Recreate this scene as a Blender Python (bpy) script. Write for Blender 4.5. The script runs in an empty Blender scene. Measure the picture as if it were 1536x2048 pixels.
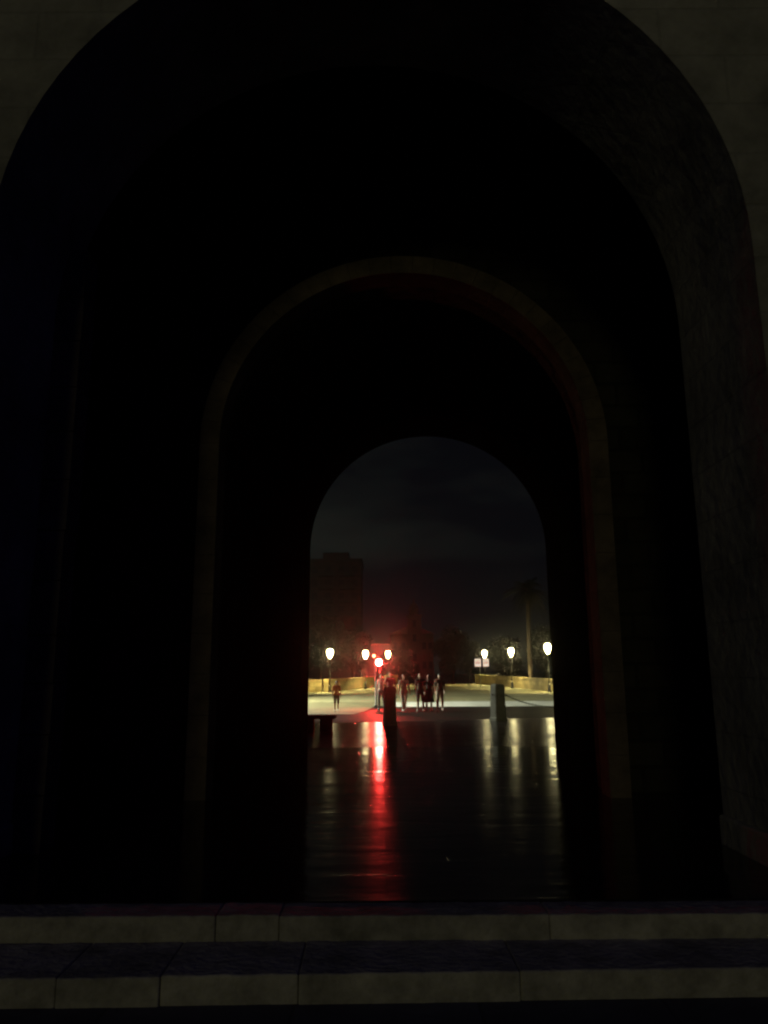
import bpy, bmesh, math, random
from mathutils import Vector, Matrix, noise
random.seed(7)
PI = math.pi
R = math.radians
S = bpy.context.scene
C = S.collection

# ------------------------------------------------------------------ camera
CAMZ = 1.32
cam = bpy.data.objects.new('camera', bpy.data.cameras.new('camera'))
C.objects.link(cam)
cam.data.sensor_fit = 'HORIZONTAL'
cam.data.sensor_width = 36
cam.data.lens = 36 * 1538 / 1536
cam.data.clip_end = 3000
cam.data.clip_start = 0.05
CM = Matrix.Rotation(R(90 + 11.79), 4, 'X') @ Matrix.Rotation(R(-0.35), 4, 'Z')
cam.matrix_world = Matrix.Translation((0, 0, CAMZ)) @ CM
S.camera = cam

def at(px, py, Y):
    """world point on the plane y=Y seen at pixel (px,py) of the 1536x2048 photograph"""
    d = CM.to_3x3() @ Vector(((px - 768) / 1538, -(py - 1024) / 1538, -1))
    return Vector((0, 0, CAMZ)) + d * (Y / d.y)

# ------------------------------------------------------------------ world
SKYLOC = (3.3, 1.0, 2.0)
W = bpy.data.worlds.new('World'); S.world = W; W.use_nodes = True
nt = W.node_tree; nt.nodes.clear()
def N(t, typ, **kw):
    n = t.nodes.new(typ)
    for k, v in kw.items(): setattr(n, k, v)
    return n
def L(t, a, b): t.links.new(a, b)
out = N(nt, 'ShaderNodeOutputWorld'); bg = N(nt, 'ShaderNodeBackground')
tc = N(nt, 'ShaderNodeTexCoord'); mp = N(nt, 'ShaderNodeMapping'); mp.inputs['Scale'].default_value = (1.5, 1.5, 5.0); mp.inputs['Location'].default_value = SKYLOC
no = N(nt, 'ShaderNodeTexNoise'); no.inputs['Scale'].default_value = 2.1; no.inputs['Detail'].default_value = 5
rp = N(nt, 'ShaderNodeValToRGB')
rp.color_ramp.elements[0].position = 0.44; rp.color_ramp.elements[0].color = (0.0019, 0.0021, 0.0030, 1)
rp.color_ramp.elements[1].position = 0.74; rp.color_ramp.elements[1].color = (0.0088, 0.0100, 0.0084, 1)
L(nt, tc.outputs['Generated'], mp.inputs['Vector']); L(nt, mp.outputs[0], no.inputs['Vector']); L(nt, no.outputs['Fac'], rp.inputs[0])
# the open sky over the town side is a deeper blue
sx = N(nt, 'ShaderNodeSeparateXYZ'); L(nt, tc.outputs['Generated'], sx.inputs[0])
mr = N(nt, 'ShaderNodeMapRange'); mr.inputs[1].default_value = 0.15; mr.inputs[2].default_value = -0.45
L(nt, sx.outputs['Y'], mr.inputs[0])
mx = N(nt, 'ShaderNodeMix', data_type='RGBA'); L(nt, mr.outputs[0], mx.inputs[0]); L(nt, rp.outputs[0], mx.inputs[6])
mx.inputs[7].default_value = (0.0030, 0.0025, 0.0230, 1)
L(nt, mx.outputs[2], bg.inputs[0]); bg.inputs[1].default_value = 1.0; L(nt, bg.outputs[0], out.inputs[0])

# ------------------------------------------------------------------ sun (here: the low, faint light of the night street behind)
sd = bpy.data.lights.new('sun', 'SUN'); sd.energy = 0.092; sd.angle = R(8); sd.color = (1.0, 0.97, 0.38)
sun = bpy.data.objects.new('sun', sd); C.objects.link(sun)
sdir = Vector((0.205, 1.0, -0.15)).normalized()
sun.rotation_euler = sdir.to_track_quat('-Z', 'Y').to_euler()

S.view_settings.view_transform = 'Standard'; S.view_settings.look = 'None'
S.view_settings.exposure = 0; S.view_settings.gamma = 1
S.render.engine = 'CYCLES'
cy = S.cycles
cy.use_denoising = True
cy.max_bounces = 6; cy.volume_bounces = 0; cy.sample_clamp_indirect = 4.0
cy.filter_width = 2.3
try: cy.use_light_tree = True
except Exception: pass

# ------------------------------------------------------------------ helpers
def mat(name, base=(.5, .5, .5), rough=.8, spec=.5, var=.0, vscale=3, bump=0, bscale=20, brick=None, coord='wall',
        metal=0, island=0, col2=None, rvar=0, bvar=.3, ripple=None):
    m = bpy.data.materials.new(name); m.use_nodes = True; t = m.node_tree
    p = t.nodes['Principled BSDF']
    p.inputs['Roughness'].default_value = rough; p.inputs['Metallic'].default_value = metal
    p.inputs['Specular IOR Level'].default_value = spec
    g = N(t, 'ShaderNodeNewGeometry')
    vec = g.outputs['Position']
    col = N(t, 'ShaderNodeMix', data_type='RGBA')
    c2 = col2 or tuple(c * (1 - var) for c in base)
    col.inputs[6].default_value = (*c2, 1); col.inputs[7].default_value = (*[min(1, c * (1 + var * .5)) for c in base], 1)
    nz = N(t, 'ShaderNodeTexNoise'); nz.inputs['Scale'].default_value = vscale; nz.inputs['Detail'].default_value = 6; nz.inputs['Roughness'].default_value = .65
    L(t, vec, nz.inputs['Vector'])
    rr = N(t, 'ShaderNodeMapRange'); rr.inputs[1].default_value = .3; rr.inputs[2].default_value = .7
    L(t, nz.outputs['Fac'], rr.inputs[0]); L(t, rr.outputs[0], col.inputs[0])
    c = col.outputs[2]
    hgt = None
    if bump:
        bn = N(t, 'ShaderNodeTexNoise'); bn.inputs['Scale'].default_value = bscale; bn.inputs['Detail'].default_value = 5
        L(t, vec, bn.inputs['Vector']); hgt = bn.outputs['Fac']
    if brick:
        bw, bh, mort = brick
        sp = N(t, 'ShaderNodeSeparateXYZ'); L(t, vec, sp.inputs[0])
        cb = N(t, 'ShaderNodeCombineXYZ')
        if coord == 'wall':
            ad = N(t, 'ShaderNodeMath', operation='ADD'); L(t, sp.outputs['X'], ad.inputs[0]); L(t, sp.outputs['Y'], ad.inputs[1])
            L(t, ad.outputs[0], cb.inputs['X']); L(t, sp.outputs['Z'], cb.inputs['Y'])
        else:
            L(t, sp.outputs['X'], cb.inputs['X']); L(t, sp.outputs['Y'], cb.inputs['Y'])
        br = N(t, 'ShaderNodeTexBrick'); br.inputs['Scale'].default_value = 1
        br.inputs['Brick Width'].default_value = bw; br.inputs['Row Height'].default_value = bh
        br.inputs['Mortar Size'].default_value = mort; br.inputs['Mortar Smooth'].default_value = .3
        br.inputs['Color1'].default_value = (1-bvar, 1-bvar, 1-bvar, 1); br.inputs['Color2'].default_value = (1+bvar*.4,)*3 + (1,)
        br.inputs['Mortar'].default_value = (1-bvar*1.3,)*3 + (1,)
        L(t, cb.outputs[0], br.inputs['Vector'])
        ml = N(t, 'ShaderNodeMix', data_type='RGBA', blend_type='MULTIPLY'); ml.inputs[0].default_value = 1
        L(t, c, ml.inputs[6]); L(t, br.outputs['Color'], ml.inputs[7]); c = ml.outputs[2]
        mm = N(t, 'ShaderNodeMath', operation='MULTIPLY'); mm.inputs[1].default_value = -1.6*bvar; L(t, br.outputs['Fac'], mm.inputs[0])
        if hgt is None: hgt = mm.outputs[0]
        else:
            aa = N(t, 'ShaderNodeMath', operation='ADD'); L(t, mm.outputs[0], aa.inputs[0]); L(t, hgt, aa.inputs[1]); hgt = aa.outputs[0]
        if rvar:
            ra = N(t, 'ShaderNodeMath', operation='MULTIPLY_ADD'); ra.inputs[1].default_value = rvar; ra.inputs[2].default_value = rough
            sc = N(t, 'ShaderNodeSeparateColor'); L(t, br.outputs['Color'], sc.inputs[0])
            sb = N(t, 'ShaderNodeMath', operation='SUBTRACT'); sb.inputs[1].default_value = .86; L(t, sc.outputs[0], sb.inputs[0])
            L(t, sb.outputs[0], ra.inputs[0]); L(t, ra.outputs[0], p.inputs['Roughness'])
    if ripple:
        mpg = N(t, 'ShaderNodeMapping'); mpg.inputs['Scale'].default_value = (ripple[0], ripple[1], 1); L(t, vec, mpg.inputs['Vector'])
        rn = N(t, 'ShaderNodeTexNoise'); rn.inputs['Scale'].default_value = 1; rn.inputs['Detail'].default_value = 3; rn.inputs['Distortion'].default_value = .6
        L(t, mpg.outputs[0], rn.inputs['Vector'])
        ra2 = N(t, 'ShaderNodeMath', operation='MULTIPLY_ADD'); ra2.inputs[1].default_value = ripple[2]
        L(t, rn.outputs['Fac'], ra2.inputs[0]); L(t, hgt, ra2.inputs[2]); hgt = ra2.outputs[0]
    if island:
        ir = N(t, 'ShaderNodeMapRange'); ir.inputs[3].default_value = 1 - island; ir.inputs[4].default_value = 1 + island * .3
        L(t, g.outputs['Random Per Island'], ir.inputs[0])
        ml = N(t, 'ShaderNodeMix', data_type='RGBA', blend_type='MULTIPLY'); ml.inputs[0].default_value = 1
        L(t, c, ml.inputs[6]); L(t, ir.outputs[0], ml.inputs[7]); c = ml.outputs[2]
    L(t, c, p.inputs['Base Color'])
    if hgt is not None:
        b = N(t, 'ShaderNodeBump'); b.inputs['Strength'].default_value = 1; b.inputs['Distance'].default_value = bump or .01
        L(t, hgt, b.inputs['Height']); L(t, b.outputs[0], p.inputs['Normal'])
    return m

def emis(name, col, strength):
    m = bpy.data.materials.new(name); m.use_nodes = True; t = m.node_tree
    p = t.nodes['Principled BSDF']; p.inputs['Base Color'].default_value = (.6, .6, .55, 1)
    p.inputs['Emission Color'].default_value = (*col, 1); p.inputs['Emission Strength'].default_value = strength
    return m

def link(name, bm, m, parent=None, smooth=False, recalc=True):
    if recalc: bmesh.ops.recalc_face_normals(bm, faces=bm.faces)
    me = bpy.data.meshes.new(name); bm.to_mesh(me); bm.free()
    if smooth:
        for f in me.polygons: f.use_smooth = True
    me.materials.append(m)
    o = bpy.data.objects.new(name, me); C.objects.link(o)
    if parent is not None: o.parent = parent
    return o
def thing(name, label, cat, loc=(0, 0, 0), rz=0, group=None):
    o = bpy.data.objects.new(name, None); C.objects.link(o); o.location = loc; o.rotation_euler = (0, 0, rz)
    o.empty_display_size = .2
    return tag(o, label, cat, group)
def tag(o, label=None, cat=None, group=None, kind=None):
    if label: o['label'] = label
    if cat: o['category'] = cat
    if group: o['group'] = group
    if kind: o['kind'] = kind
    return o
def dup(root, loc, rz, label, group=None):
    r = root.copy(); C.objects.link(r); r.location = loc; r.rotation_euler = (0, 0, rz); r['label'] = label
    if group: r['group'] = group
    for ch in list(root.children):
        c = ch.copy(); C.objects.link(c); c.parent = r
        for g in list(ch.children):
            d = g.copy(); C.objects.link(d); d.parent = c
    return r

def box(bm, x0, x1, y0, y1, z0, z1, M=None):
    vs = [bm.verts.new(v) for v in [(x0,y0,z0),(x1,y0,z0),(x1,y1,z0),(x0,y1,z0),(x0,y0,z1),(x1,y0,z1),(x1,y1,z1),(x0,y1,z1)]]
    if M is not None:
        for v in vs: v.co = M @ v.co
    for f in ((0,3,2,1),(4,5,6,7),(0,1,5,4),(1,2,6,5),(2,3,7,6),(3,0,4,7)): bm.faces.new([vs[i] for i in f])
    return vs
def bevel(bm, w, seg=2):
    bmesh.ops.bevel(bm, geom=bm.edges[:], offset=w, segments=seg, affect='EDGES', profile=.5)
def lathe(bm, prof, n=16, M=None, sx=1, sy=1):
    rings = []
    for r, z in prof:
        if r < 1e-5: rings.append([bm.verts.new((0, 0, z))])
        else: rings.append([bm.verts.new((r*math.cos(2*PI*i/n)*sx, r*math.sin(2*PI*i/n)*sy, z)) for i in range(n)])
    if M is not None:
        for rg in rings:
            for v in rg: v.co = M @ v.co
    for a, b in zip(rings, rings[1:]):
        if len(a) == 1 and len(b) == 1: continue
        for i in range(n):
            j = (i + 1) % n
            if len(a) == 1: bm.faces.new((a[0], b[i], b[j]))
            elif len(b) == 1: bm.faces.new((a[i], a[j], b[0]))
            else: bm.faces.new((a[i], a[j], b[j], b[i]))
    for rg in (rings[0], rings[-1]):
        if len(rg) > 1: bm.faces.new(rg)
def tube(bm, pts, rad, n=8):
    pts = [Vector(p) for p in pts]
    rr = rad if isinstance(rad, (list, tuple)) else [rad] * len(pts)
    rings = []
    for i, p in enumerate(pts):
        d = (pts[min(i+1, len(pts)-1)] - pts[max(i-1, 0)]).normalized()
        u = d.orthogonal().normalized() if i == 0 else (u - d * u.dot(d)).normalized()
        w = d.cross(u)
        rings.append([bm.verts.new(p + (u*math.cos(2*PI*k/n) + w*math.sin(2*PI*k/n)) * rr[i]) for k in range(n)])
    for a, b in zip(rings, rings[1:]):
        for k in range(n): bm.faces.new((a[k], a[(k+1)%n], b[(k+1)%n], b[k]))
    bm.faces.new(rings[0][::-1]); bm.faces.new(rings[-1])

# ------------------------------------------------------------------ materials
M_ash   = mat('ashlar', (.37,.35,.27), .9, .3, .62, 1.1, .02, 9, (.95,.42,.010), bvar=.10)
M_shade  = mat('shaded_ashlar', (.012,.011,.011), .95, .0, .4, 2.2, .02, 9, (.95,.42,.010), bvar=.2)  # shade of the far arch put into a near-black stone colour
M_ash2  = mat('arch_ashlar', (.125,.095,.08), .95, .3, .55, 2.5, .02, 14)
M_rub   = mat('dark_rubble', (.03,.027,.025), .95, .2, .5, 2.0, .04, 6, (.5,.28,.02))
M_step  = mat('step_stone', (.46,.43,.34), .85, .2, .5, 5, .014, 24, island=.18)
M_floor = mat('polished_slabs', (.018,.016,.017), .098, .42, .4, 2.5, .0018, 6, (.9,.55,.004), 'floor', rvar=.10, bvar=.16, ripple=(.9,3.2,3.5))
M_plaza = mat('plaza_slabs', (.06,.05,.05), .21, .5, .4, 1.5, .0020, 5, (.8,.5,.008), 'floor', rvar=.10, ripple=(.8,2.2,4.0))
M_asph  = mat('asphalt', (.012,.012,.011), .5, .05, .4, 2.0, .006, 30)
M_deck  = mat('bridge_setts', (.38,.35,.20), .75, .3, .35, .7, .012, 10, (.5,.3,.01), 'floor')
M_pave  = mat('pavement_slabs', (.21,.185,.10), .75, .3, .35, .7, .012, 10, (.5,.3,.01), 'floor')
M_pale  = mat('pale_kerbstone', (.74,.75,.70), .6, .4, .2, 1.2, .004, 10, (1.0,8,.02), 'floor')
M_street= mat('street_slabs', (.10,.10,.11), .7, .3, .4, 2.5, .006, 12, (.9,.6,.01), 'floor')
M_par   = mat('parapet_stone', (.50,.39,.19), .9, .2, .4, .8, .02, 4, (1.2,.4,.015))
M_bol   = mat('bollard_stone', (.36,.36,.33), .8, .3, .35, 6, .008, 25)
M_bench = mat('bench_stone', (.16,.15,.14), .7, .3, .4, 5, .008, 20)
M_iron  = mat('cast_iron', (.035,.033,.032), .45, .5, .3, 8, .002, 40)
M_chain = mat('chain_iron', (.06,.05,.045), .5, .5, .4, 30)
M_glass = emis('lamp_glass', (1.0,.86,.40), 36)
M_red   = emis('red_lens', (1.0,.038,.03), 2000)
M_cool  = emis('cool_lens', (.85,1,.9), 60)
M_amb   = emis('small_red_lens', (1.0,.30,.12), 14)
M_lens  = mat('unlit_lens', (.03,.03,.03), .2)
M_sig   = mat('signal_housing', (.03,.032,.03), .5)
M_sign  = emis('backlit_sign_panel', (1.0,.74,.62), .78)
M_signr = mat('sign_red', (.55,.10,.08), .5)
M_post  = mat('galvanised_post', (.45,.45,.42), .5, .5, .1)
M_bark  = mat('bark', (.09,.065,.042), .95, .2, .5, 6, .03, 12)
M_leaf  = mat('dark_foliage', (.03,.034,.015), .8, .3, .6, 1.2, island=.6)
M_palm  = mat('palm_foliage', (.03,.03,.015), .7, .3, .4, 2, island=.5)
M_brk   = mat('brick_wall', (.05,.032,.026), .9, .2, .4, .3, .02, 3, (1.6,.5,.03))
M_ren   = mat('pale_render', (.035,.03,.025), .9, .2, .35, .4)
M_chur  = mat('church_wall', (.12,.08,.06), .9, .2, .4, .25, .02, 2)
M_win   = mat('dark_window', (.012,.012,.014), .7, .05)
M_tile  = mat('roof_tile', (.20,.09,.06), .85, .2, .4, 1, .03, 4)
M_skin  = mat('skin', (.50,.30,.21), .55, .4, .1, 10)
M_hair  = mat('dark_hair', (.03,.02,.015), .6)
def cloth(n, c): return mat('cloth_' + n, c, .9, .2, .25, 14)

# ------------------------------------------------------------------ ground
def gz(y):
    P = [(-200,-.26),(23,-.12),(37,-.47),(52,-.52),(75,-.52),(88,-.42),(101,-.20),(108,-.25),(135,-1.2),(900,-1.3)]
    for (a, za), (b, zb) in zip(P, P[1:]):
        if y <= b:
            return za + (zb - za) * max(0, (y - a) / (b - a))
    return -1.3
def sheet(name, x0, x1, ys, dz, m, poly=None, nx=2):
    bm = bmesh.new(); rows = []
    for y in ys:
        a, b = (x0, x1) if poly is None else poly(y)
        rows.append([bm.verts.new((a + (b - a) * i / nx, y, gz(y) + dz)) for i in range(nx + 1)])
    for r0, r1 in zip(rows, rows[1:]):
        for i in range(nx): bm.faces.new((r0[i], r0[i+1], r1[i+1], r1[i]))
    return tag(link(name, bm, m), kind='structure')
def fr(a, b, s):
    r = []; y = a
    while y < b - 1e-6: r.append(y); y += s
    return r + [b]
sheet('ground', -700, 700, fr(19, 140, 3) + [200, 400, 900, 1500], 0, M_asph)
def front_sheet():
    bm = bmesh.new(); vs = [bm.verts.new(v) for v in ((-700,-200,-.262),(700,-200,-.262),(700,19.05,-.262),(-700,19.05,-.262))]
    bm.faces.new(vs); return tag(link('street', bm, M_street), kind='structure')
front_sheet()
# plaza slab platform outside the gate, with a real kerb down to the road
def slab(name, pts, z0, z1, m):
    bm = bmesh.new(); lo = [bm.verts.new((x, y, z0)) for x, y in pts]; hi = [bm.verts.new((x, y, z1)) for x, y in pts]
    bm.faces.new(hi); bm.faces.new(lo[::-1]); n = len(pts)
    for i in range(n): bm.faces.new((lo[i], lo[(i+1)%n], hi[(i+1)%n], hi[i]))
    return tag(link(name, bm, m), kind='structure')
slab('plaza', [(-40,14.398),(40,14.398),(40,24.4),(5.2,23.2),(-2.2,21.2),(-40,20.4)], -.6, 0.0, M_plaza)
slab('passage_floor', [(-4.2,4.9),(4.4,4.9),(4.4,14.40),(-4.2,14.40)], -.55, 0.004, M_floor)
sheet('bridge_deck', 0, 0, fr(50.5, 125, 3), .010, M_deck, poly=lambda y: (-13 if y < 74 else -9.5, 24 if y < 70 else 17.5), nx=4)
sheet('pavement', 0, 0, fr(33.0, 50.5, 2.5), .006, M_pave, poly=lambda y: (-32, -1.3 + (y-33)*.07 if y < 44 else .35), nx=3)
sheet('pale_road_band', .55, 34, fr(42.2, 50.2, 2.0), .010, M_pale)

# ------------------------------------------------------------------ the gate
GATE = thing('stone_gate', 'huge dark stone city gate with nested round arches over a paved passage', 'gate', (0, 5, 0))
def G(o): o.matrix_parent_inverse = GATE.matrix_world.inverted(); return o
GATE.matrix_world = Matrix.Translation((0, 5, 0))
def arc(cx, r, zs, n=40): return [(cx - r*math.cos(PI*i/n), zs + r*math.sin(PI*i/n)) for i in range(n+1)]
def arch_wall(name, y0, y1, xl, xr, zt, cx, r, zs, m, zb=-.5):
    bm = bmesh.new()
    A = arc(cx, r, zs)
    def q(*P): bm.faces.new([bm.verts.new(p) for p in P])
    for y in (y0, y1):
        q((xl,y,zb),(cx-r,y,zb),(cx-r,y,zt),(xl,y,zt)); q((cx+r,y,zb),(xr,y,zb),(xr,y,zt),(cx+r,y,zt))
        for (xa,za),(xb,zb_) in zip(A, A[1:]): q((xa,y,za),(xb,y,zb_),(xb,y,zt),(xa,y,zt))
    P = [(xl,zb),(cx-r,zb)] + A + [(cx+r,zb),(xr,zb),(xr,zt),(xl,zt)]
    for i in range(len(P)):
        (xa,za),(xb,zb_) = P[i], P[(i+1)%len(P)]
        q((xa,y0,za),(xb,y0,zb_),(xb,y1,zb_),(xa,y1,za))
    bmesh.ops.remove_doubles(bm, verts=bm.verts, dist=1e-5)
    o = link(name, bm, m, GATE); G(o); return o
def ring(name, y0, y1, cx, r0, r1, zs, m, gap=.004, blocks=27, up=9):
    """voussoir ring with jambs made of separate ashlar blocks"""
    bm = bmesh.new()
    def vous(P):
        jit = random.uniform(-.002, .002)
        lo = [bm.verts.new((x, y0 + jit, z)) for x, z in P]; hi = [bm.verts.new((x, y1, z)) for x, z in P]
        bm.faces.new(lo); bm.faces.new(hi[::-1]); k = len(P)
        for i in range(k): bm.faces.new((lo[i], hi[i], hi[(i+1)%k], lo[(i+1)%k]))
    g = gap / r0
    for i in range(blocks):
        a0 = PI*i/blocks + g/2; a1 = PI*(i+1)/blocks - g/2; am = (a0+a1)/2
        rr = r1
        vous([(cx-r0*math.cos(t), zs+r0*math.sin(t)) for t in (a0,am,a1)] + [(cx-rr*math.cos(t), zs+rr*math.sin(t)) for t in (a1,am,a0)])
    for s in (-1, 1):
        z = 0.0
        for k in range(up):
            h = zs/up; 
            vous([(cx+s*r0,z+gap/2),(cx+s*r1,z+gap/2),(cx+s*r1,z+h-gap/2),(cx+s*r0,z+h-gap/2)]); z += h
    o = link(name, bm, m, GATE); G(o); return o
arch_wall('facade_wall', 5.0, 6.4, -75, 75, 30, -.09, 2.74, 4.33, M_ash)
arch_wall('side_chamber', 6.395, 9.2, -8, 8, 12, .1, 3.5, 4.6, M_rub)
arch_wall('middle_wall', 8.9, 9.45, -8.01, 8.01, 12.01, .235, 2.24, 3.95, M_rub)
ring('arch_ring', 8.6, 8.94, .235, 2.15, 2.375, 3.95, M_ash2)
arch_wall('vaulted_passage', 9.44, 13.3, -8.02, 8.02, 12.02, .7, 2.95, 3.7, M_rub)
arch_wall('outer_wall', 13.2, 14.4, -74.9, 74.9, 29.9, .83, 2.23, 3.6, M_shade)
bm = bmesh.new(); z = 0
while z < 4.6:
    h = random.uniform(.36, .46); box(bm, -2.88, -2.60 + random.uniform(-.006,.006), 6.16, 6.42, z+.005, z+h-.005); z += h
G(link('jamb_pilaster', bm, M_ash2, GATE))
# stone cornice/plinth at the reveal base on both sides
for x0, x1 in ((-2.88,-2.81),(2.60,2.67)):
    bm = bmesh.new(); box(bm, x0, x1, 4.96, 6.38, -.2, .22); bevel(bm, .02); G(link('plinth', bm, M_ash, GATE))

# steps
ST = thing('stone_steps', 'two worn pale stone steps leading up into the gate passage', 'steps', (0, 4.4, -.26))
def step(y0, y1, z0, z1, joints, rot=0):
    bm = bmesh.new()
    for a, b in zip(joints, joints[1:]):
        dy = random.uniform(-.008,.008); dz = random.uniform(-.003,.003)
        t = bmesh.new(); box(t, a+.0012, b-.0012, y0+dy, y1, z0, z1+dz); bevel(t, .010, 3)
        L_ = [e for e in t.edges if abs(e.verts[0].co.x - e.verts[1].co.x) > .3]
        bmesh.ops.subdivide_edges(t, edges=L_, cuts=max(3, int((b-a)/.035)), use_grid_fill=False)
        for v in t.verts:
            n1 = noise.noise_vector(v.co * 9) + noise.noise_vector(v.co * 31) * .45
            if b - a - .03 > 0 and a + .02 < v.co.x < b - .02: v.co += Vector((0, n1.y, n1.z)) * .0042
        me = bpy.data.meshes.new('t'); t.to_mesh(me); t.free(); bm.from_mesh(me); bpy.data.meshes.remove(me)
    for v in bm.verts: v.co -= Vector((0,4.4,-.26)); 
    bmesh.ops.rotate(bm, verts=bm.verts, cent=(0,0,0), matrix=Matrix.Rotation(rot, 3, 'Z'))
    return link('step', bm, M_step, ST)
X1 = [at(p,1855,4.64).x for p in (-500,-60,430,558,1100,1800)]
X2 = [at(p,1970,4.17).x for p in (-500,115,320,595,1040,1900)]
step(4.64, 4.895, -.40, 0.0, X1, 0)
step(4.17, 4.665, -.50, -.127, X2, R(1.2))

# ------------------------------------------------------------------ bench, bollards, chain
bx = at(664,1462,18.2).x
BN = thing('stone_bench', 'low dark stone bench just outside the left side of the far arch', 'bench', (bx-1.0, 18.3, 0))
bm = bmesh.new(); box(bm, -1.2, 1.08, -.24, .26, .29, .365); bevel(bm,.012); link('seat', bm, M_bench, BN)
for a, b in ((.72,1.0),(.1,.58),(-1.1,-.7)):
    bm = bmesh.new(); box(bm, a, b, -.18, .2, 0, .288); bevel(bm,.01); link('leg', bm, M_bench, BN)
def bollard(px, pybase, Y, h, w, rz, label):
    p = at(px, pybase, Y)
    T = thing('stone_bollard', label, 'bollard', (p.x, Y, 0), rz, 'stone bollards along the plaza edge')
    bm = bmesh.new()
    prof = [(w*.56, 0), (w*.56,.08), (w*.50,.10), (w*.44,h-.06), (w*.40,h-.02), (w*.30,h)]
    rings = []
    for r, z in prof:
        c = r*.82
        rings.append([bm.verts.new((x,y,z)) for x,y in ((-r,-c),(-c,-r),(c,-r),(r,-c),(r,c),(c,r),(-c,r),(-r,c))])
    for a, b in zip(rings, rings[1:]):
        for k in range(8): bm.faces.new((a[k],a[(k+1)%8],b[(k+1)%8],b[k]))
    bm.faces.new(rings[0][::-1]); bm.faces.new(rings[-1])
    link('shaft', bm, M_bol, T)
    for s in (-1, 1):
        bm = bmesh.new(); tube(bm, [(s*w*.42,0,h*.72),(s*(w*.42+.05),0,h*.73),(s*(w*.42+.06),0,h*.70),(s*(w*.42+.02),0,h*.69)], .012, 6)
        link('iron_ring', bm, M_chain, T)
    return T
b1 = bollard(780, 1455, 20.3, .97, .30, R(12), 'squared stone bollard standing in front of the red traffic light')
b2 = bollard(997, 1441, 21.9, .99, .34, R(26), 'squared stone bollard with a chain hanging from its right side')
b3 = bollard(1225, 1438, 22.8, .99, .34, R(15), 'squared stone bollard hidden behind the right jamb of the far arch')
# chain
p0 = Vector((b2.location.x+.2, 21.9, .70)); p1 = Vector((b3.location.x-.2, 22.8, .70))
bm = bmesh.new(); n = 62
def cpt(t): 
    q = p0.lerp(p1, t); q.z -= .36*(1-(2*t-1)**2); return q
for i in range(n):
    a, b = cpt(i/n), cpt((i+1)/n); d = (b-a); Lk = d.length*.72; d.normalize(); c = (a+b)/2
    u = Vector((0,0,1)).cross(d).normalized(); v = d.cross(u)
    s = u if i % 2 else v
    pts = [c + d*Lk*math.cos(2*PI*k/10) + s*.020*math.sin(2*PI*k/10) for k in range(11)]
    tube(bm, pts, .0075, 5)
tag(link('chain', bm, M_chain), 'iron chain sagging from the bollard nearest the right jamb', 'chain')

# ------------------------------------------------------------------ street lamps
def lamp_proto(H):
    T = thing('street_lamp', 'x', 'street lamp')
    bm = bmesh.new(); lathe(bm, [(.20,0),(.20,.10),(.15,.14),(.13,.45),(.155,.50),(.10,.56),(.075,.72)], 12); link('base', bm, M_iron, T, True)
    bm = bmesh.new(); lathe(bm, [(.062,.70),(.055,1.6),(.065,1.62),(.065,1.66),(.052,1.68),(.042,H-1.02),(.07,H-1.0),(.05,H-.96),(.03,H-.93)], 12); link('pole', bm, M_iron, T, True)
    bm = bmesh.new(); lathe(bm, [(.07,H-.92),(.12,H-.84),(.22,H-.66),(.285,H-.46),(.30,H-.32),(.26,H-.16),(.19,H-.05)], 20)
    g = link('lantern_glass', bm, M_glass, T, True)
    bm = bmesh.new(); lathe(bm, [(.17,H-.045),(.15,H),(.07,H+.05),(.03,H+.09),(.03,H+.13),(0,H+.17)], 16); link('cap', bm, M_iron, T, True)
    lamp_light(T, H-.86, (1.0,.86,.34), SPOTW, R(145))
    return T
SPOTW = 12000
def lamp_light(T, z, col, w, ang, loc=(0,0), tilt=0):
    d = bpy.data.lights.new('lamp_light', 'SPOT'); d.energy = w; d.color = col; d.spot_size = ang; d.spot_blend = .45; d.shadow_soft_size = .12
    o = bpy.data.objects.new('lamp_light', d); C.objects.link(o); o.parent = T; o.location = (loc[0], loc[1], z); o.rotation_euler = (0, tilt, 0)
    return o
LG = 'street lamps along the bridge parapets'
# head pixel, distance, label
lamps = [
 (660,1306,75,'lit street lamp furthest left, above the child in orange'),
 (731,1308,86,'lit street lamp just left of the red traffic light'),
 (776,1308,97,'lit street lamp just right of and above the red signal'),
 (969,1307,98,'lit street lamp right behind the pair of pale signs'),
 (1022,1303,85,'lit street lamp midway between the signs and the far arch jamb'),
 (1095,1295,72,'lit street lamp next to the right jamb of the far arch'),
]
proto = None
for i, (px, py, Y, lab) in enumerate(lamps):
    p = at(px, py, Y); z = gz(Y)
    H = p.z + .40 - z
    if proto is None: proto = lamp_proto(H); HP = H; proto['label'] = lab; proto['group'] = LG; proto.location = (p.x, Y, z+.01)
    else:
        o = dup(proto, (p.x, Y, z+.01), 0, lab, LG)
        s = H/HP; o.scale = (1, 1, s)
dup(proto, (-10.5, 56, gz(56)+.01), 0, 'lit street lamp hidden behind the left jamb, nearest on that side', LG)
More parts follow.
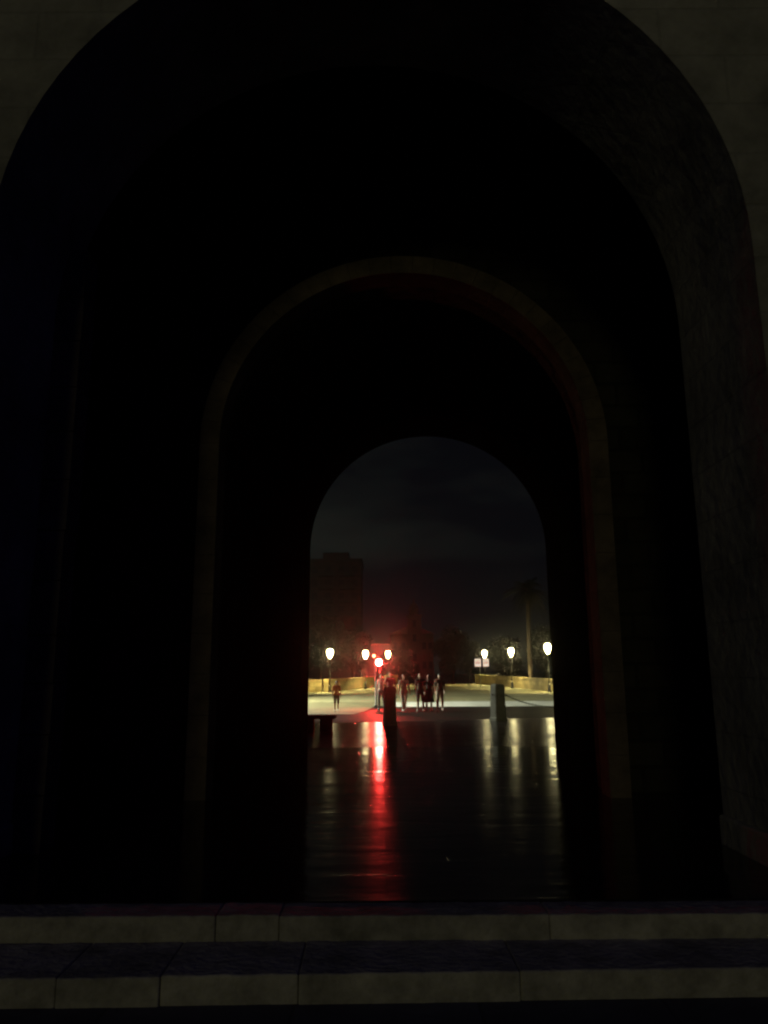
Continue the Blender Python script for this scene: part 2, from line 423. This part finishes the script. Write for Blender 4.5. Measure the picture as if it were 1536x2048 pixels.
# taller cool-white road light, out of sight to the left; it lights the crossing
RL = thing('road_light', 'tall road light with a cool white head standing at the kerb far left', 'road light', (-15, 46.5, gz(46.5)+.01))
bm = bmesh.new(); lathe(bm, [(.16,0),(.16,.5),(.09,.6),(.05,7.6)], 12); link('pole', bm, M_post, RL, True)
bm = bmesh.new(); tube(bm, [(0,0,7.5),(.3,0,7.9),(1.0,0,8.05),(1.7,0,8.08)], .035, 8); link('arm', bm, M_post, RL, True)
bm = bmesh.new(); box(bm, 1.5,2.3,-.15,.15,8.0,8.14); bevel(bm,.04); hd_ = link('lamp_head', bm, M_sig, RL)
bm = bmesh.new(); box(bm, 1.6,2.2,-.11,.11,7.975,7.998); link('lens', bm, M_cool, hd_)
lamp_light(RL, 7.93, (.96,1.0,.74), 46000, R(122), (1.9,0), R(-60)).data.spot_blend = .2

# ------------------------------------------------------------------ traffic light
p = at(752, 1412, 43); z0 = gz(43)+.01
TL = thing('traffic_light', 'traffic light showing red on a slim pole at the road crossing', 'traffic light', (p.x, 43, z0))
rz_ = at(758,1325,43); hz = rz_.z - z0; hx = rz_.x - p.x
bm = bmesh.new(); lathe(bm, [(.11,0),(.11,.05),(.05,.09),(.05,hz-.2),(.04,hz+.5)], 12); link('pole', bm, M_sig, TL, True)
bm = bmesh.new(); box(bm, hx-.21, hx+.21, -.40, -.14, hz-.98, hz+.24); bevel(bm,.03)
box(bm, -.03, hx, -.16, -.02, hz-.05, hz+.0); box(bm, -.03, hx, -.16, -.02, hz-.7, hz-.65); hd = link('signal_head', bm, M_sig, TL)
Rm = Matrix.Rotation(R(90), 4, 'X')
for k, mm in enumerate((M_red, M_lens, M_lens)):
    zc = hz - .38*k
    bm = bmesh.new(); lathe(bm, [(.155,0),(.15,.02),(.10,.035),(0,.045)], 20, Matrix.Translation((hx,-.402,zc)) @ Rm)
    link('lens', bm, mm, hd, True)
    bm = bmesh.new(); nseg = 16; ro = .175
    A = []
    for i in range(nseg+1):
        a = R(-25) + R(230)*i/nseg
        A.append([bm.verts.new((hx+r*math.cos(a), y, zc+r*math.sin(a))) for r, y in ((ro,-.40),(ro,-.40-.2*max(.25,math.sin(a)) ),(ro-.008,-.40-.2*max(.25,math.sin(a))),(ro-.008,-.40))])
    for a, b in zip(A, A[1:]):
        for q in range(4): bm.faces.new((a[q],a[(q+1)%4],b[(q+1)%4],b[q]))
    link('visor', bm, M_sig, hd)
q = at(748,1312,43)
bm = bmesh.new(); box(bm, q.x-p.x-.09, q.x-p.x+.09, -.2, -.03, q.z-z0-.12, q.z-z0+.12); bevel(bm,.02)
sh = link('small_signal', bm, M_sig, TL)
bm = bmesh.new(); lathe(bm, [(.075,0),(.07,.015),(0,.03)], 16, Matrix.Translation((q.x-p.x,-.202,q.z-z0)) @ Rm); link('lens', bm, M_amb, sh, True)

# ------------------------------------------------------------------ pair of signs
p = at(961,1370,91); z0 = gz(91)
SG = thing('double_sign', 'pair of bright pale rectangular signs on one thin post by the right parapet', 'sign', (p.x, 91, z0))
zc = at(961,1325,91).z - z0
bm = bmesh.new(); lathe(bm, [(.045,0),(.045,zc+.55)], 10); link('post', bm, M_post, SG, True)
for sx_, w in ((955.5,.72),(971.5,.66)):
    X = at(sx_,1325,91).x - p.x
    bm = bmesh.new(); box(bm, X-w/2, X+w/2, -.09, -.05, zc-.46, zc+.42); bevel(bm,.01); pn = link('panel', bm, M_sign, SG)
    bm = bmesh.new(); box(bm, X-w*.36, X+w*.36, -.094, -.089, zc-.10, zc+.0); box(bm, X-w*.30, X+w*.30, -.094, -.089, zc+.14, zc+.20)
    link('marking', bm, M_signr, pn)

# ------------------------------------------------------------------ parapets
def parapet(name, label, pts, h, th=.45, cap=True):
    T = thing(name, label, 'parapet', (pts[0][0], pts[0][1], gz(pts[0][1])))
    o3 = Vector((pts[0][0], pts[0][1], gz(pts[0][1])))
    def wall(nm, t, za, zb, m):
        bm = bmesh.new(); rows = []
        P = [Vector((x,y,0)) for x,y in pts]
        for i, q in enumerate(P):
            d = (P[min(i+1,len(P)-1)] - P[max(i-1,0)]).normalized(); nrm = Vector((-d.y,d.x,0))
            z = gz(q.y)
            rows.append([bm.verts.new(q + nrm*s*t/2 + Vector((0,0,z+zz)) - o3) for s, zz in ((-1,za),(1,za),(1,zb),(-1,zb))])
        for a, b in zip(rows, rows[1:]):
            for k in range(4): bm.faces.new((a[k],a[(k+1)%4],b[(k+1)%4],b[k]))
        bm.faces.new(rows[0]); bm.faces.new(rows[-1][::-1])
        link(nm, bm, m, T)
    wall('wall', th, -.3, h-.16, M_par); wall('coping', th+.12, h-.158, h, M_par)
    return T
A = [at(945,1360,101), at(1000,1360,92), at(1050,1362,82), at(1098,1370,73), at(1230,1390,62)]
parapet('bridge_parapet', 'low yellow stone parapet along the right side of the bridge', [(a.x+ .55, Y) for a, Y in zip(A,(101,92,82,73,62))], 1.18)
A = [(at(800,1360,101).x,101),(at(747,1365,91).x,91),(at(704,1365,83).x,83),(at(667,1370,77).x-.2,77)]
parapet('bridge_parapet', 'low yellow stone parapet behind the left lamps and traffic light', [(x-.55,y) for x,y in A], 1.22)
parapet('bridge_parapet', 'dim stretch of stone parapet beside the left jamb of the far arch', [(-6.15,76.6),(-9,76.4),(-16,75)], 1.2)

# ------------------------------------------------------------------ people
def sph(bm, c, r, sc=(1,1,1), M=None, seg=14):
    c = Vector(c); MM = Matrix.Translation(c) @ Matrix.Diagonal((sc[0],sc[1],sc[2],1))
    bmesh.ops.create_uvsphere(bm, u_segments=seg, v_segments=10, radius=r, matrix=(MM if M is None else M @ MM))
def caps(bm, a, ra, b, rb, fl=1.0, seg=10):
    a, b = Vector(a), Vector(b); d = b - a; q = d.to_track_quat('Z','Y').to_matrix().to_4x4()
    Mx = Matrix.Translation(a) @ q; ln = d.length
    prof = [(0,-ra)] + [(ra*math.cos(t), ra*math.sin(t)) for t in (-1.1,-.7,-.35,0)] + [(rb*math.cos(t), ln+rb*math.sin(t)) for t in (0,.35,.7,1.1)] + [(0,ln+rb)]
    lathe(bm, prof, seg, Mx)
def remesh(o, v, sm=2):
    m = o.modifiers.new('remesh','REMESH'); m.mode = 'VOXEL'; m.voxel_size = v; m.use_smooth_shade = True
    if sm:
        s = o.modifiers.new('smooth','SMOOTH'); s.iterations = sm; s.factor = .5
def person(x, y, h, rz, label, top, bottom, shoe, pose='walk', skirt=False, hair='short', stride=.22, armup=0, bag=None, dx=0):
    k = h/1.72
    T = thing('person', label, 'person', (x, y, gz(y)+.012), rz, 'people walking across the road')
    T.scale = (k,k,k)
    # joints; figure faces -Y (towards the gate)
    hip = Vector((0,0,.92)); ch = Vector((0,-.01,1.30)); nk = Vector((0,-.01,1.47)); hd = Vector((0,-.025,1.60))
    J = {}
    for s, st in ((-1,stride),(1,-stride)):
        hj = hip + Vector((s*.095,0,-.02)); kn = Vector((s*.10,-st*.55-.03,.50)); an = Vector((s*.10,-st+.02 if st>0 else -st+.05,.095 if st>0 else .13))
        to = an + Vector((s*.02,-.15,-.055 if st>0 else -.085)); hl = an + Vector((0,.045,-.045))
        sh = ch + Vector((s*.17,.0,.10))
        if armup and s == armup: el = sh + Vector((s*.13,-.10,-.20)); wr = el + Vector((-s*.04,-.16,.20))
        else: el = sh + Vector((s*.055,st*.35,-.29)); wr = el + Vector((s*.01,st*.45-.07,-.24))
        J[s] = (hj,kn,an,to,hl,sh,el,wr)
    bm = bmesh.new()
    caps(bm, hip+Vector((-.06,0,0)), .105, hip+Vector((.06,0,0)), .105)
    caps(bm, hip, .115, ch, .125); caps(bm, ch+Vector((-.07,0,.03)), .10, ch+Vector((.07,0,.03)), .10)
    caps(bm, ch+Vector((0,0,.05)), .09, nk, .052); caps(bm, nk, .05, nk+Vector((0,-.01,.08)), .048)
    sph(bm, hd+Vector((0,.012,.015)), .092, (.82,1.02,1.12)); sph(bm, hd+Vector((0,-.03,-.05)), .062, (.85,.95,1.05))
    sph(bm, hd+Vector((0,-.098,-.012)), .016, (.8,1.1,1.5))                      # nose
    sph(bm, hd+Vector((0,-.082,-.055)), .020, (1.2,.6,.45))                      # mouth
    for s in (-1,1):
        sph(bm, hd+Vector((s*.078,.008,-.005)), .022, (.4,.8,1.4)); sph(bm, hd+Vector((s*.03,-.078,.018)), .013)
        hj,kn,an,to,hl,sh,el,wr = J[s]
        caps(bm, hj,.085, kn,.052); caps(bm, kn,.055, kn.lerp(an,.35)+Vector((0,.018,0)),.054); caps(bm, kn.lerp(an,.35)+Vector((0,.018,0)),.052, an,.036)
        caps(bm, an,.036, hl,.034); caps(bm, hl,.034, to,.028)
        caps(bm, ch+Vector((s*.08,0,.10)),.07, sh,.055); caps(bm, sh,.052, el,.038); caps(bm, el,.038, wr,.026)
        d = (wr-el).normalized(); side = Vector((s,0,0)); side = (side - d*side.dot(d)).normalized(); nr = d.cross(side)
        pc = wr + d*.045
        caps(bm, wr,.025, pc + d*.03,.026); 
        fw = Vector((0,-1,0)); fw = (fw - d*fw.dot(d)).normalized()
        for f, (o_, ln) in enumerate(((-.027,.058),(-.009,.068),(.009,.064),(.026,.05))):
            r0 = pc + d*.04 + fw*(-o_); m1 = r0 + d*ln*.55 - side*.006; m2 = m1 + d*ln*.45 - side*.018
            caps(bm, r0,.0092, m1,.0088, seg=6); caps(bm, m1,.0088, m2,.0078, seg=6)
        t0 = wr + d*.03 + fw*.022; caps(bm, t0,.011, t0 + fw*.028 + d*.025,.0095, seg=6); caps(bm, t0+fw*.028+d*.025,.0095, t0+fw*.034+d*.05,.0085, seg=6)
    b = link('body', bm, M_skin, T, True); remesh(b, .0085, 1)
    # shirt
    bm = bmesh.new()
    caps(bm, hip+Vector((-.07,0,.02)), .118, hip+Vector((.07,0,.02)), .118)
    caps(bm, hip+Vector((0,0,.02)), .135, ch, .142); caps(bm, ch+Vector((-.09,0,.04)), .108, ch+Vector((.09,0,.04)), .108); caps(bm, ch+Vector((0,0,.06)), .10, nk+Vector((0,0,-.03)), .066)
    for s in (-1,1):
        hj,kn,an,to,hl,sh,el,wr = J[s]
        caps(bm, ch+Vector((s*.08,0,.10)),.082, sh,.068); caps(bm, sh,.068, sh.lerp(el,.7),.058)
    o = link('shirt', bm, top, T, True); remesh(o, .014)
    bm = bmesh.new()
    if skirt:
        lathe(bm, [(.15,1.02),(.19,.88),(.23,.65),(.27,.42),(.255,.42),(.0,.5)], 20, None, 1.0, .9)
        o = link('skirt', bm, bottom, T, True)
    else:
        caps(bm, hip+Vector((-.07,0,-.02)), .122, hip+Vector((.07,0,-.02)), .122)
        for s in (-1,1):
            hj,kn,an,to,hl,sh,el,wr = J[s]
            caps(bm, hj,.102, kn,.074)
            if pose != 'shorts': caps(bm, kn,.074, kn.lerp(an,.9),.056)
        o = link('trousers' if pose != 'shorts' else 'shorts', bm, bottom, T, True); remesh(o, .014)
    for s in (-1,1):
        hj,kn,an,to,hl,sh,el,wr = J[s]
        bm = bmesh.new(); caps(bm, hl+Vector((0,.004,-.004)),.042, to,.038); caps(bm, an+Vector((0,0,-.01)),.046, hl,.044)
        o = link('shoe', bm, shoe, T, True); remesh(o, .014, 1)
    bm = bmesh.new(); sph(bm, hd+Vector((0,.028,.032)), .10, (.86,1.0,1.06))
    if hair == 'long': caps(bm, hd+Vector((0,.05,.0)), .082, hd+Vector((0,.075,-.20)), .06)
    o = link('hair', bm, M_hair, T, True); remesh(o, .014, 1)
    if bag:
        bm = bmesh.new(); box(bm, -.14, .14, .13, .25, 1.02, 1.40); bevel(bm,.05,3)
        link('backpack', bm, bag, T, True)
    return T
c_or = cloth('orange',(.62,.20,.08)); c_bei = cloth('beige',(.50,.42,.34)); c_drk = cloth('dark',(.03,.025,.03)); c_mar = cloth('maroon',(.12,.03,.04))
c_pnk = cloth('pale_pink',(.62,.48,.44)); c_den = cloth('denim',(.08,.09,.13)); c_gry = cloth('grey',(.24,.22,.22)); c_wht = cloth('white',(.7,.68,.64)); c_brn = cloth('brown',(.16,.11,.08))
def X(px, Y): return at(px,1400,Y).x
person(X(673,37.5), 37.5, 1.40, R(10), 'child in an orange top and short shorts walking alone on the lit pavement', c_or, c_brn, c_wht, 'shorts', stride=.10)
person(X(763,38.6), 38.6, 1.70, R(-15), 'person in a pale pink top beside the traffic light pole', c_pnk, c_gry, c_wht, stride=.14, armup=1)
person(X(781,38.0), 38.0, 1.80, R(8), 'person with one arm raised, half hidden behind the left bollard', c_mar, c_drk, c_wht, stride=.18, armup=-1)
person(X(808,37.2), 37.2, 1.68, R(12), 'person in beige clothes walking just right of the left bollard', c_bei, c_bei, c_wht, stride=.24)
person(X(841,36.6), 36.6, 1.72, R(-10), 'person in a dark top and shorts with bare pale calves, second from right', c_drk, c_drk, c_wht, 'shorts', stride=.20) 
person(X(858,37.0), 37.0, 1.66, R(170), 'person in a long dark skirt walking between two others', c_drk, c_drk, c_wht, skirt=True, hair='long', stride=.14)
person(X(880,37.2), 37.2, 1.70, R(-8), 'person in brownish trousers at the right end of the group', c_brn, c_bei, c_wht, stride=.26)

# ------------------------------------------------------------------ trees
def tree(name, label, x, y, h, cw, n, th=.3, seed=0, low=.22, group='trees behind the bridge'):
    rnd = random.Random(seed)
    z0 = gz(y)
    T = thing(name, label, 'tree', (x, y, z0), 0, group)
    bm = bmesh.new()
    tube(bm, [(0,0,-.3),(.1,0,h*.2),(-.05,.1,h*.45),(0,0,h*.75)], [th,th*.75,th*.55,th*.2], 8)
    blobs = []
    for i in range(16):
        a = rnd.uniform(0,2*PI); zz = h*rnd.uniform(low+.12,.93); rr = cw*math.sqrt(max(.05,1-((zz/h-.55)/.5)**2))*rnd.uniform(.15,.8)
        c = Vector((rr*math.cos(a), rr*math.sin(a), zz)); blobs.append((c, cw*rnd.uniform(.28,.5)))
        tube(bm, [(0,0,h*rnd.uniform(.2,.5)), c*.5+Vector((0,0,h*.18)), c], [th*.3,th*.18,th*.05], 5)
    link('trunk', bm, M_bark, T)
    bm = bmesh.new()
    for i in range(n):
        c, r = rnd.choice(blobs)
        v = Vector((rnd.gauss(0,1),rnd.gauss(0,1),rnd.gauss(0,.8))).normalized()*r*rnd.uniform(.45,1.12)
        p = c+v; s = rnd.uniform(.09,.24)
        a = Vector((rnd.gauss(0,1),rnd.gauss(0,1),rnd.gauss(0,1))).normalized(); b = a.orthogonal().normalized()
        bm.faces.new([bm.verts.new(p+q) for q in (a*s, b*s*.5, -a*s, -b*s*.5)])
    link('crown', bm, M_leaf, T, recalc=False)
    return T
def tp(px,Y): return at(px,1345,Y).x
tree('broadleaf_tree','black dense tree rising behind the middle of the bridge', tp(905,128),128, 9.2, 3.3, 9000, seed=1)
tree('broadleaf_tree','smaller dark tree just left of the pair of signs', tp(940,122),122, 6.6, 2.2, 5000, seed=2)
tree('broadleaf_tree','dark tree behind the furthest left lamp', tp(640,100),100, 8.6, 3.4, 8000, seed=3)
tree('broadleaf_tree','dark reddish-lit tree behind the lamp left of the traffic light', tp(705,108),108, 7.2, 2.8, 8000, seed=4)
tree('broadleaf_tree','dark tree behind the middle right lamp', tp(1012,112),112, 6.4, 3.0, 7000, seed=5)
tree('broadleaf_tree','dark tree behind the lamp next to the right jamb', tp(1092,104),104, 7.0, 3.0, 7000, seed=6)
tree('broadleaf_tree','dark bushy tree behind the walking group', tp(800,120),120, 5.2, 3.2, 7000, seed=8)
# palm
pb = at(1062,1375,86); T = thing('palm_tree','tall palm tree with a drooping crown behind the right parapet','palm tree',(pb.x,86,gz(86)))
ph = at(1066,1180,86).z - gz(86)
bm = bmesh.new(); tube(bm, [(0,0,-.2),(.05,0,1),(.0,.05,ph*.5),(.12,0,ph)], [.34,.27,.22,.24], 12); link('trunk', bm, M_bark, T)
bm = bmesh.new(); rnd = random.Random(11)
for i in range(54):
    a = rnd.uniform(0,2*PI); el = rnd.uniform(-.7,1.25); ln = rnd.uniform(2.3,3.2)
    d = Vector((math.cos(a)*math.cos(el), math.sin(a)*math.cos(el), math.sin(el)))
    P = []
    for j in range(9):
        t = j/8; P.append(Vector((.12,0,ph)) + d*ln*t + Vector((0,0,-1.5*t*t)))
    tube(bm, P, [.03*(1-.8*j/8) for j in range(9)], 4)
    sd_ = d.cross(Vector((0,0,1))).normalized()
    for j in range(1,8):
        for q in range(3):
            t = (j+q/3)/8; c = P[j].lerp(P[min(j+1,8)], q/3)
            w = .62*math.sin(PI*min(1,t*.9+.1))
            for s in (-1,1):
                tip = c + sd_*s*w + (P[j]-P[j-1]).normalized()*.28 + Vector((0,0,-.22))
                up = (P[j]-P[j-1]).normalized()*.035
                bm.faces.new([bm.verts.new(v) for v in (c-up, c+up, tip)])
link('crown', bm, M_palm, T, recalc=False)

# ------------------------------------------------------------------ far buildings
def windows(parent, x0, x1, nx, z0, z1, nz, w, h, y):
    for i in range(nx):
        for k in range(nz):
            cx = x0+(x1-x0)*(i+.5)/nx; cz = z0+(z1-z0)*(k+.5)/nz
            bm = bmesh.new(); box(bm, cx-w/2, cx+w/2, y-.02, y+.1, cz-h/2, cz+h/2)
            wd = link('window', bm, M_win, parent)
            bm = bmesh.new(); box(bm, cx-w/2-.15, cx+w/2+.15, y-.22, y-.021, cz-h/2-.2, cz-h/2-.002); link('sill', bm, M_ren, wd)
Y = 170; a = at(560,1345,Y); b = at(722,1105,Y); z0 = gz(Y)
AB = thing('apartment_tower','tall dark apartment block rising above the left lamps','building',((a.x+b.x)/2,Y,z0))
hw = (b.x-a.x)/2; hh = at(700,1122,Y).z - z0
bm = bmesh.new(); box(bm, -hw, hw, 0, 14, -.5, hh); link('wall', bm, M_brk, AB)
bm = bmesh.new(); box(bm, -hw-.3, hw+.3, -.3, 14.3, hh+.002, hh+.5); link('cornice', bm, M_ren, AB)
c0, c1 = at(645,1100,Y).x-AB.location.x, at(697,1100,Y).x-AB.location.x
bm = bmesh.new(); box(bm, c0, c1, 1.5, 9, hh+.502, at(670,1103,Y).z-z0); link('penthouse', bm, M_ren, AB)
for k in range(8):
    zz = 3+ k*(hh-3.5)/8
    for xx in (-hw*.55, hw*.12, hw*.66):
        bm = bmesh.new(); box(bm, xx-1.7, xx+1.7, -1.2, -.002, zz, zz+.15); box(bm, xx-1.7, xx+1.7, -1.2, -1.12, zz+.151, zz+1.0)
        link('balcony', bm, M_ren, AB)
windows(AB, -hw, hw, 6, 3, hh-.5, 8, 1.3, 1.5, 0)
Y = 190; a = at(783,1345,Y); b = at(868,1345,Y); z0 = gz(Y)
CH = thing('church','dark reddish church with a pointed bell tower behind the bridge','building',((a.x+b.x)/2,Y,z0))
hw = (b.x-a.x)/2; hh = at(800,1268,Y).z - z0
bm = bmesh.new(); box(bm, -hw, hw, 0, 18, -.5, hh); link('wall', bm, M_chur, CH)
bm = bmesh.new(); v = [bm.verts.new(q) for q in ((-hw-.4,-.4,hh+.002),(hw+.4,-.4,hh+.002),(hw+.4,18.4,hh+.002),(-hw-.4,18.4,hh+.002),(-hw*.3,5,hh+2.0),(hw*.3,5,hh+2.0),(hw*.3,13,hh+2.0),(-hw*.3,13,hh+2.0))]
for f in ((0,1,5,4),(1,2,6,5),(2,3,7,6),(3,0,4,7),(4,5,6,7),(0,3,2,1)): bm.faces.new([v[i] for i in f])
link('roof', bm, M_tile, CH)
t0, t1 = at(815,1300,Y).x-CH.location.x, at(842,1300,Y).x-CH.location.x; th_ = at(828,1235,Y).z-z0; tc_ = (t0+t1)/2; tw=(t1-t0)/2
bm = bmesh.new(); box(bm, t0, t1, -2.5, -2.5+2*tw, -.5, th_); box(bm, t0-.25,t1+.25,-2.75,-2.25+2*tw, th_+.002, th_+.4)
tw_ = link('bell_tower', bm, M_chur, CH)
bm = bmesh.new(); zt = at(828,1196,Y).z-z0
lathe(bm, [(tw*.72,th_+.402),(tw*.72,th_+1.8),(tw*.80,th_+1.82),(tw*.75,th_+2.1),(tw*.5,th_+3.0),(tw*.22,th_+3.4),(.12,zt-.3),(0,zt)], 12, Matrix.Translation((tc_,-2.5+tw,0)))
link('cupola', bm, M_tile, tw_)
for zz in (th_-1.6, th_-5.0, 6):
    bm = bmesh.new(); box(bm, tc_-.45, tc_+.45, -2.52, -2.4, zz-.9, zz+.8); link('window', bm, M_win, tw_)
windows(CH, -hw, t0, 2, 2, hh-.5, 2, .9, 1.5, 0); windows(CH, t1, hw, 2, 2, hh-.5, 2, .9, 1.5, 0)
Y = 210; a = at(722,1345,Y); b = at(795,1290,Y); z0 = gz(Y)
HB = thing('town_house','low dark house behind the two lamps flanking the red signal','building',((a.x+b.x)/2,Y,z0)); hw=(b.x-a.x)/2; hh=b.z-z0
bm = bmesh.new(); box(bm, -hw, hw, 0, 10, -.5, hh); link('wall', bm, M_ren, HB)
bm = bmesh.new(); box(bm, -hw-.3, hw+.3, -.3, 10.3, hh+.002, hh+.4); link('roof', bm, M_tile, HB)
windows(HB, -hw, hw, 3, 1, hh-.3, 2, 1.1, 1.6, 0)

# ------------------------------------------------------------------ haze
bm = bmesh.new(); box(bm, -110, 110, -6, 260, -2.6, 60)  # thin scattering volume, added to give the lamps and red signal a glow
hm = bpy.data.materials.new('lamp_glow_haze'); hm.use_nodes = True; t = hm.node_tree; t.nodes.clear()
oo = N(t,'ShaderNodeOutputMaterial'); pv = N(t,'ShaderNodeVolumePrincipled')
pv.inputs['Color'].default_value = (.95,.95,.95,1); pv.inputs['Density'].default_value = .0008; pv.inputs['Anisotropy'].default_value = .97
L(t, pv.outputs[0], oo.inputs['Volume'])
tag(link('glow_haze', bm, hm), kind='stuff')
